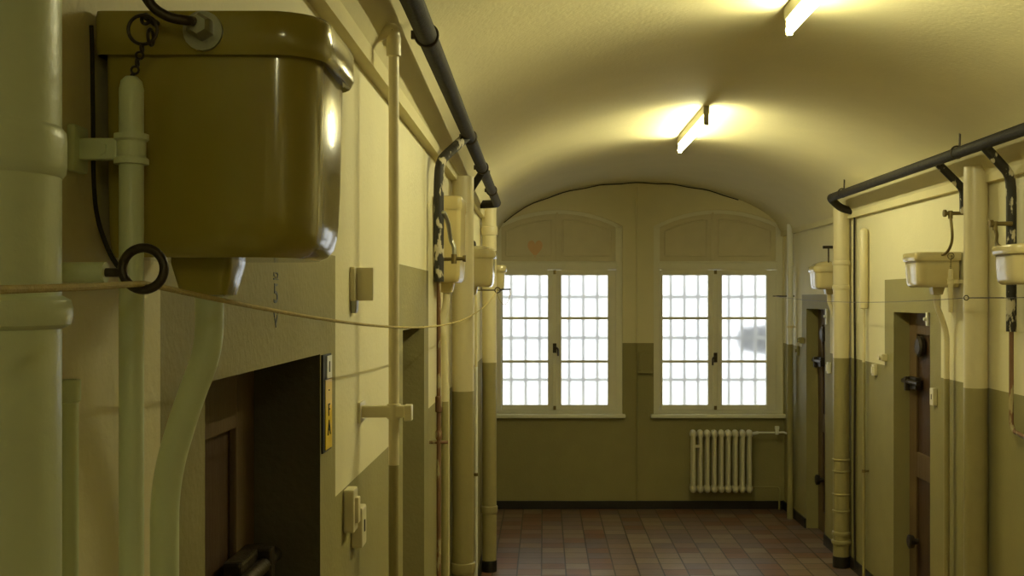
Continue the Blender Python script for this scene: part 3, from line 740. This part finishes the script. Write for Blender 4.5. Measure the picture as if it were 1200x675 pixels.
# thick-capped tube on the right wall
cx, cy = 2.098, 7.40
t = thin_pipe(cx, cy, .010, 0, 1.83, 'thin pipe under a thick white sleeve beside the middle right door', PC, [P(1007, 552, 7.4).z], XR)
mb = MB(); mb.lathe(cx, cy, [(1.80, .011), (1.805, .026), (1.815, .029), (2.31, .029), (2.322, .024), (2.33, .012)], 20); mb.build('sleeve', M['pipecream'], t)
# black cable beside the far right soil pipe
mb = MB(); cp = [Vector((2.115, 7.68, z)) for z in (2.44, 2.0, 1.5, 1.0, .5, .02)]
for i, p in enumerate(cp): p.y += .008*math.sin(i*2.1)
mb.tube(smooth_path(cp, 5), .0075, 8); tag(mb.build('cable', M['black']), 'black cable running down behind the ringed soil pipe on the right', 'cable')
# heating riser in the right corner
hx_, hy_ = 2.085, 9.56
t = thin_pipe(hx_, hy_, .026, 0, 2.50, 'white heating riser in the right corner beside the end window', [M['riser'], M['dado']], [P(926, 383, 9.56).z], XR, name='heating_riser', dz=1.48)
# conduit between the windows
cxm = ex(746)
thin_pipe(cxm, YE-.009, .008, .075, 2.86, 'thin painted conduit running up the end wall between the windows', [M['cream'], M['dado']], name='conduit', dz=ez(402))
# cable along the arch of the end wall
mb = MB(); pts = []
for i in range(33):
    x = -.36+(1.72+.36)*i/32; pts.append(Vector((x, YE-.012, vault_z(x)-.012-.004*math.sin(i*1.3))))
mb.tube(pts, .0045, 6); tag(mb.build('cable', M['black']), 'thin dark cable following the vault arch above the end windows', 'cable')

# ------------------------------------------------------------------ radiator
ry = 9.88; n = 9; x0 = P(808, 0, ry).x; x1 = P(882, 0, ry).x; pitch = (x1-x0)/n
zt = P(0, 503, ry).z; zb = P(0, 578, ry).z
rad = thing('radiator', 'white column radiator under the right end window', 'radiator', ((x0+x1)/2, ry, zb))
for i in range(n):
    x = x0+pitch*(i+.5); mb = MB()
    for yy in (-.042, 0, .042):
        mb.tube([(x, ry+yy, zb+.045), (x, ry+yy, zt-.045)], .0165, 12)
    for z, s in ((zt-.042, 1), (zb+.042, -1)):
        # header: rounded block across the depth
        rings = []
        for k in range(9):
            a = -PI/2+PI*k/8
            yy = ry+.060*math.sin(a); c = math.cos(a)**.5 if k not in (0, 8) else .25
            rings.append([Vector((x+pitch*.5*c*math.cos(2*PI*j/14), yy, z+.040*c*math.sin(2*PI*j/14))) for j in range(14)])
        mb.grid(rings)
    mb.build('radiator_section', M['radiator'], rad)
mb = MB()
for i in (0, n-1):
    pass
xa = x0+pitch; za = P(0, 522, ry).z
mb.box(xa-.03, xa+.03, ry-.064, ry-.056, za-.012, za+.012, .002); mb.build('tag_plate', M['radiator'], rad)
for x in (x0+pitch*.5, x1-pitch*.5):
    for y_ in (ry,):
        pass
mb = MB(); zf = P(0, 507, ry).z; mb.tube([(x1-.01, ry, zt-.042), (x1+.05, ry, zf)], .014, 10); mb.tube(fillet([(x1+.04, ry, zf), (2.04, ry, zf), (hx_, ry-.05, zf+.01), (hx_, hy_+.02, zf+.02)], .03), .0085, 10); mb.build('feed_pipe', M['riser'], rad)
vl = MB(); q = P(919, 503, 9.85); vl.tube([(2.04, ry, zf-.016), (2.04, ry, zf+.03)], .017, 12); vl.tube([(2.04, ry, zf+.028), (2.04, ry, zf+.055)], .021, 14); vl.build('valve', M['riser'], rad)
mb = MB(); zf2 = P(0, 571, ry).z; mb.tube(fillet([(x1-.01, ry, zf2), (2.06, ry, zf2), (2.06, ry, .015)], .03), .0085, 10); mb.build('return_pipe', M['dado'], rad)
for sx in (x0+pitch*.5, x1-pitch*.5):
    mb = MB(); mb.box(sx-.012, sx+.012, ry+.03, YE+.001, zb+.04, zb+.065, .003); mb.build('wall_bracket', M['radiator'], rad)
# notice box on the end wall
q0 = ex(749); q1 = ex(763.5); z1 = ez(413); z0 = ez(437)
t = thing('wall_box', 'small olive-painted box on the end wall beside the right window', 'box', ((q0+q1)/2, YE, z0))
mb = MB(); mb.box(q0, q1, YE-.03, YE, z0, z1, .006); mb.build('box', M['dado'], t)
mb = MB(); mb.box(q0-.012, q1+.004, YE-.045, YE, z0-.002, z0+.022, .005); mb.build('lower_ledge', M['dado'], t)
mb = MB(); mb.box(q0+.02, q1-.03, YE-.036, YE-.028, z0+.085, z1-.02, .004); mb.build('cover', M['dado'], t)

# ------------------------------------------------------------------ wall fittings
def fitting(name, X, out, px, py, w, h, d, label, cat, mat, slot=None, bev=.005):
    y = X*F/(px-VX); z = EYE+(VY-py)*y/F
    t = thing(name, label, cat, (X, y, z-h/2))
    mb = MB(); a, b = sorted((X, X+out*d)); mb.box(a, b, y-w/2, y+w/2, z-h/2, z+h/2, bev); mb.build('case', mat, t)
    if slot == 'rocker':
        mb = MB(); a, b = sorted((X+out*(d-.002), X+out*(d+.008))); mb.box(a, b, y-w*.25, y+w*.25, z-h*.3, z+h*.3, .003); mb.build('rocker', mat, t)
    elif slot == 'key':
        mb = MB(); a, b = sorted((X+out*(d-.002), X+out*(d+.0015))); mb.box(a, b, y-w*.09, y+w*.09, z-h*.14, z+h*.16, .001); mb.build('keyhole', M['ink'], t)
    elif slot == 'knob':
        mb = MB(); mb.tube([(X+out*d, y, z), (X+out*(d+.015), y, z)], w*.3, 12); mb.build('knob', mat, t)
    return t
fitting('light_switch', XL, 1, 404.5, 597, .055, .095, .024, 'ivory light switch beside the nearest left door, upper of the pair', 'switch', M['switch'], 'rocker')
fitting('key_switch', XL, 1, 414, 616, .06, .092, .026, 'ivory key switch beside the nearest left door, lower of the pair', 'switch', M['switch'], 'key')
fitting('light_switch', XR, -1, 1096.5, 465, .055, .095, .024, 'ivory switch under the flush pipe beside the middle right door', 'switch', M['switch'], 'key')
fitting('light_switch', XR, -1, 1027, 433.5, .055, .075, .024, 'ivory switch left of the middle right door, at the paint edge', 'switch', M['switch'], 'rocker')
fitting('light_switch', XR, -1, 972.7, 431, .05, .085, .022, 'white switch between the far right door and the ringed soil pipe', 'switch', M['signwhite'], 'rocker')
fitting('wall_latch', XR, -1, 1038.6, 419, .05, .045, .035, 'small olive latch block beside the middle right door frame', 'latch', M['pipecream'], 'knob')
fitting('wall_latch', XR, -1, 941.5, 399, .06, .05, .035, 'small olive latch block beside the far right door frame', 'latch', M['dado'], 'knob')
fitting('wall_latch', XR, -1, 936, 411, .05, .08, .02, 'narrow olive plate left of the far right door, under its latch', 'plate', M['dado'], 'knob')
fitting('door_tag', XR, -1, 1088, 374, .03, .075, .012, 'small white plate at the upper corner of the middle right door', 'plate', M['signwhite'], 'knob', .003)
fitting('door_tag', XR, -1, 969, 371, .035, .12, .010, 'small white plate at the upper corner of the far right door', 'plate', M['signwhite'], 'knob', .003)

# indicator flag on the left wall
y = XL*F/(412-VX); t = thing('indicator_flag', 'small cream flag plate sticking out of the left wall above the switches', 'sign', (XL, y, P(0, 367, y).z))
zt_, zb_ = P(0, 313, y).z, P(0, 353, y).z
mb = MB(); mb.box(XL, XL+.012, y-.028, y+.028, zb_, zt_, .003); mb.build('base', M['switch'], t)
mb = MB(); mb.box(XL+.010, XL+.050, y-.006, y+.010, zb_+.001, zt_-.001, .003); mb.build('flag', M['switch'], t)
mb = MB(); mb.grid([rr(XL+.001, XL+.014-i, y-.018+i, y+.018-i, z, .002, .002, 3) for z, i in ((zb_-.027, .004), (zb_-.02, .001), (zb_+.004, 0))]); mb.build('metal_tab', M['steel'], t)

# yellow sign on the jamb of the nearest left door
ya, yb = 2.225, 2.305; zt_, zb_ = 1.752, 1.565; zm = 1.705
t = thing('door_sign', 'narrow yellow and white sign with black letters on the nearest left door jamb', 'sign', (XL, (ya+yb)/2, zb_))
mb = MB(); mb.box(XL, XL+.004, ya-.006, yb, zb_-.004, zt_+.004, .001); mb.build('backing', M['ink'], t)
mb = MB(); mb.box(XL+.004, XL+.0055, ya+.014, yb, zb_, zm); mb.build('yellow_plate', M['signyellow'], t)
mb = MB(); mb.box(XL+.004, XL+.0055, ya+.030, yb, zm+.001, zt_); mb.build('white_plate', M['signwhite'], t)
def left_text(txt, y, z, s, name, mat, parent, X=XL+.0062, sy=1.0):
    m = Matrix(((0, 0, 1, X), (sy, 0, 0, y), (0, 1, 0, z), (0, 0, 0, 1)))
    return text_part(txt, name, s, mat, parent, m)
left_text('1', (ya+yb)/2+.012, (zm+zt_)/2, .032, 'lettering', M['ink'], t)
left_text('F', (ya+yb)/2+.006, 1.642, .036, 'lettering', M['ink'], t)
left_text('A', (ya+yb)/2+.006, 1.606, .044, 'lettering', M['ink'], t)
left_text('-', (ya+yb)/2+.006, 1.685, .026, 'lettering', M['ink'], t)
# faded blue stencil on the lintel band (paint on the wall)
ys_ = XL*F/(323-VX)
left_text('52', ys_, P(0, 324, ys_).z, .018, 'stencil_number', M['blue'], WL, XL+.0004, 2.0)
left_text('5', ys_, P(0, 345, ys_).z, .046, 'stencil_number', M['blue'], WL, XL+.0004, 1.5)
left_text('V', ys_, P(0, 376, ys_).z, .036, 'stencil_number', M['blue'], WL, XL+.0004, 1.4)

# ------------------------------------------------------------------ sky, camera, view
w = bpy.data.worlds.new('overcast_sky'); SC.world = w; w.use_nodes = True
bg = w.node_tree.nodes['Background']; bg.inputs[0].default_value = (0.93, 0.97, 0.97, 1); bg.inputs[1].default_value = 2.15

cam = bpy.data.cameras.new('camera'); co = bpy.data.objects.new('camera', cam); COL.objects.link(co)
co.location = (0, 0, EYE); co.rotation_euler = (PI/2, 0, 0)
cam.sensor_width = 36.0; cam.sensor_fit = 'HORIZONTAL'; cam.lens = 36.0*F/1200.0
cam.shift_x = -(VX-600)/1200.0; cam.shift_y = (VY-337.5)/1200.0
cam.clip_start = 0.02; cam.clip_end = 200
SC.camera = co
vs = SC.view_settings
SC.display_settings.display_device = 'sRGB'
vs.view_transform = 'Standard'; vs.look = 'None'; vs.gamma = 1; vs.use_curve_mapping = False; vs.exposure = 0.0
SC.cycles.max_bounces = 12; SC.cycles.diffuse_bounces = 6; SC.cycles.transmission_bounces = 10
for o in bpy.data.objects:
    if '_world' in o: del o['_world']
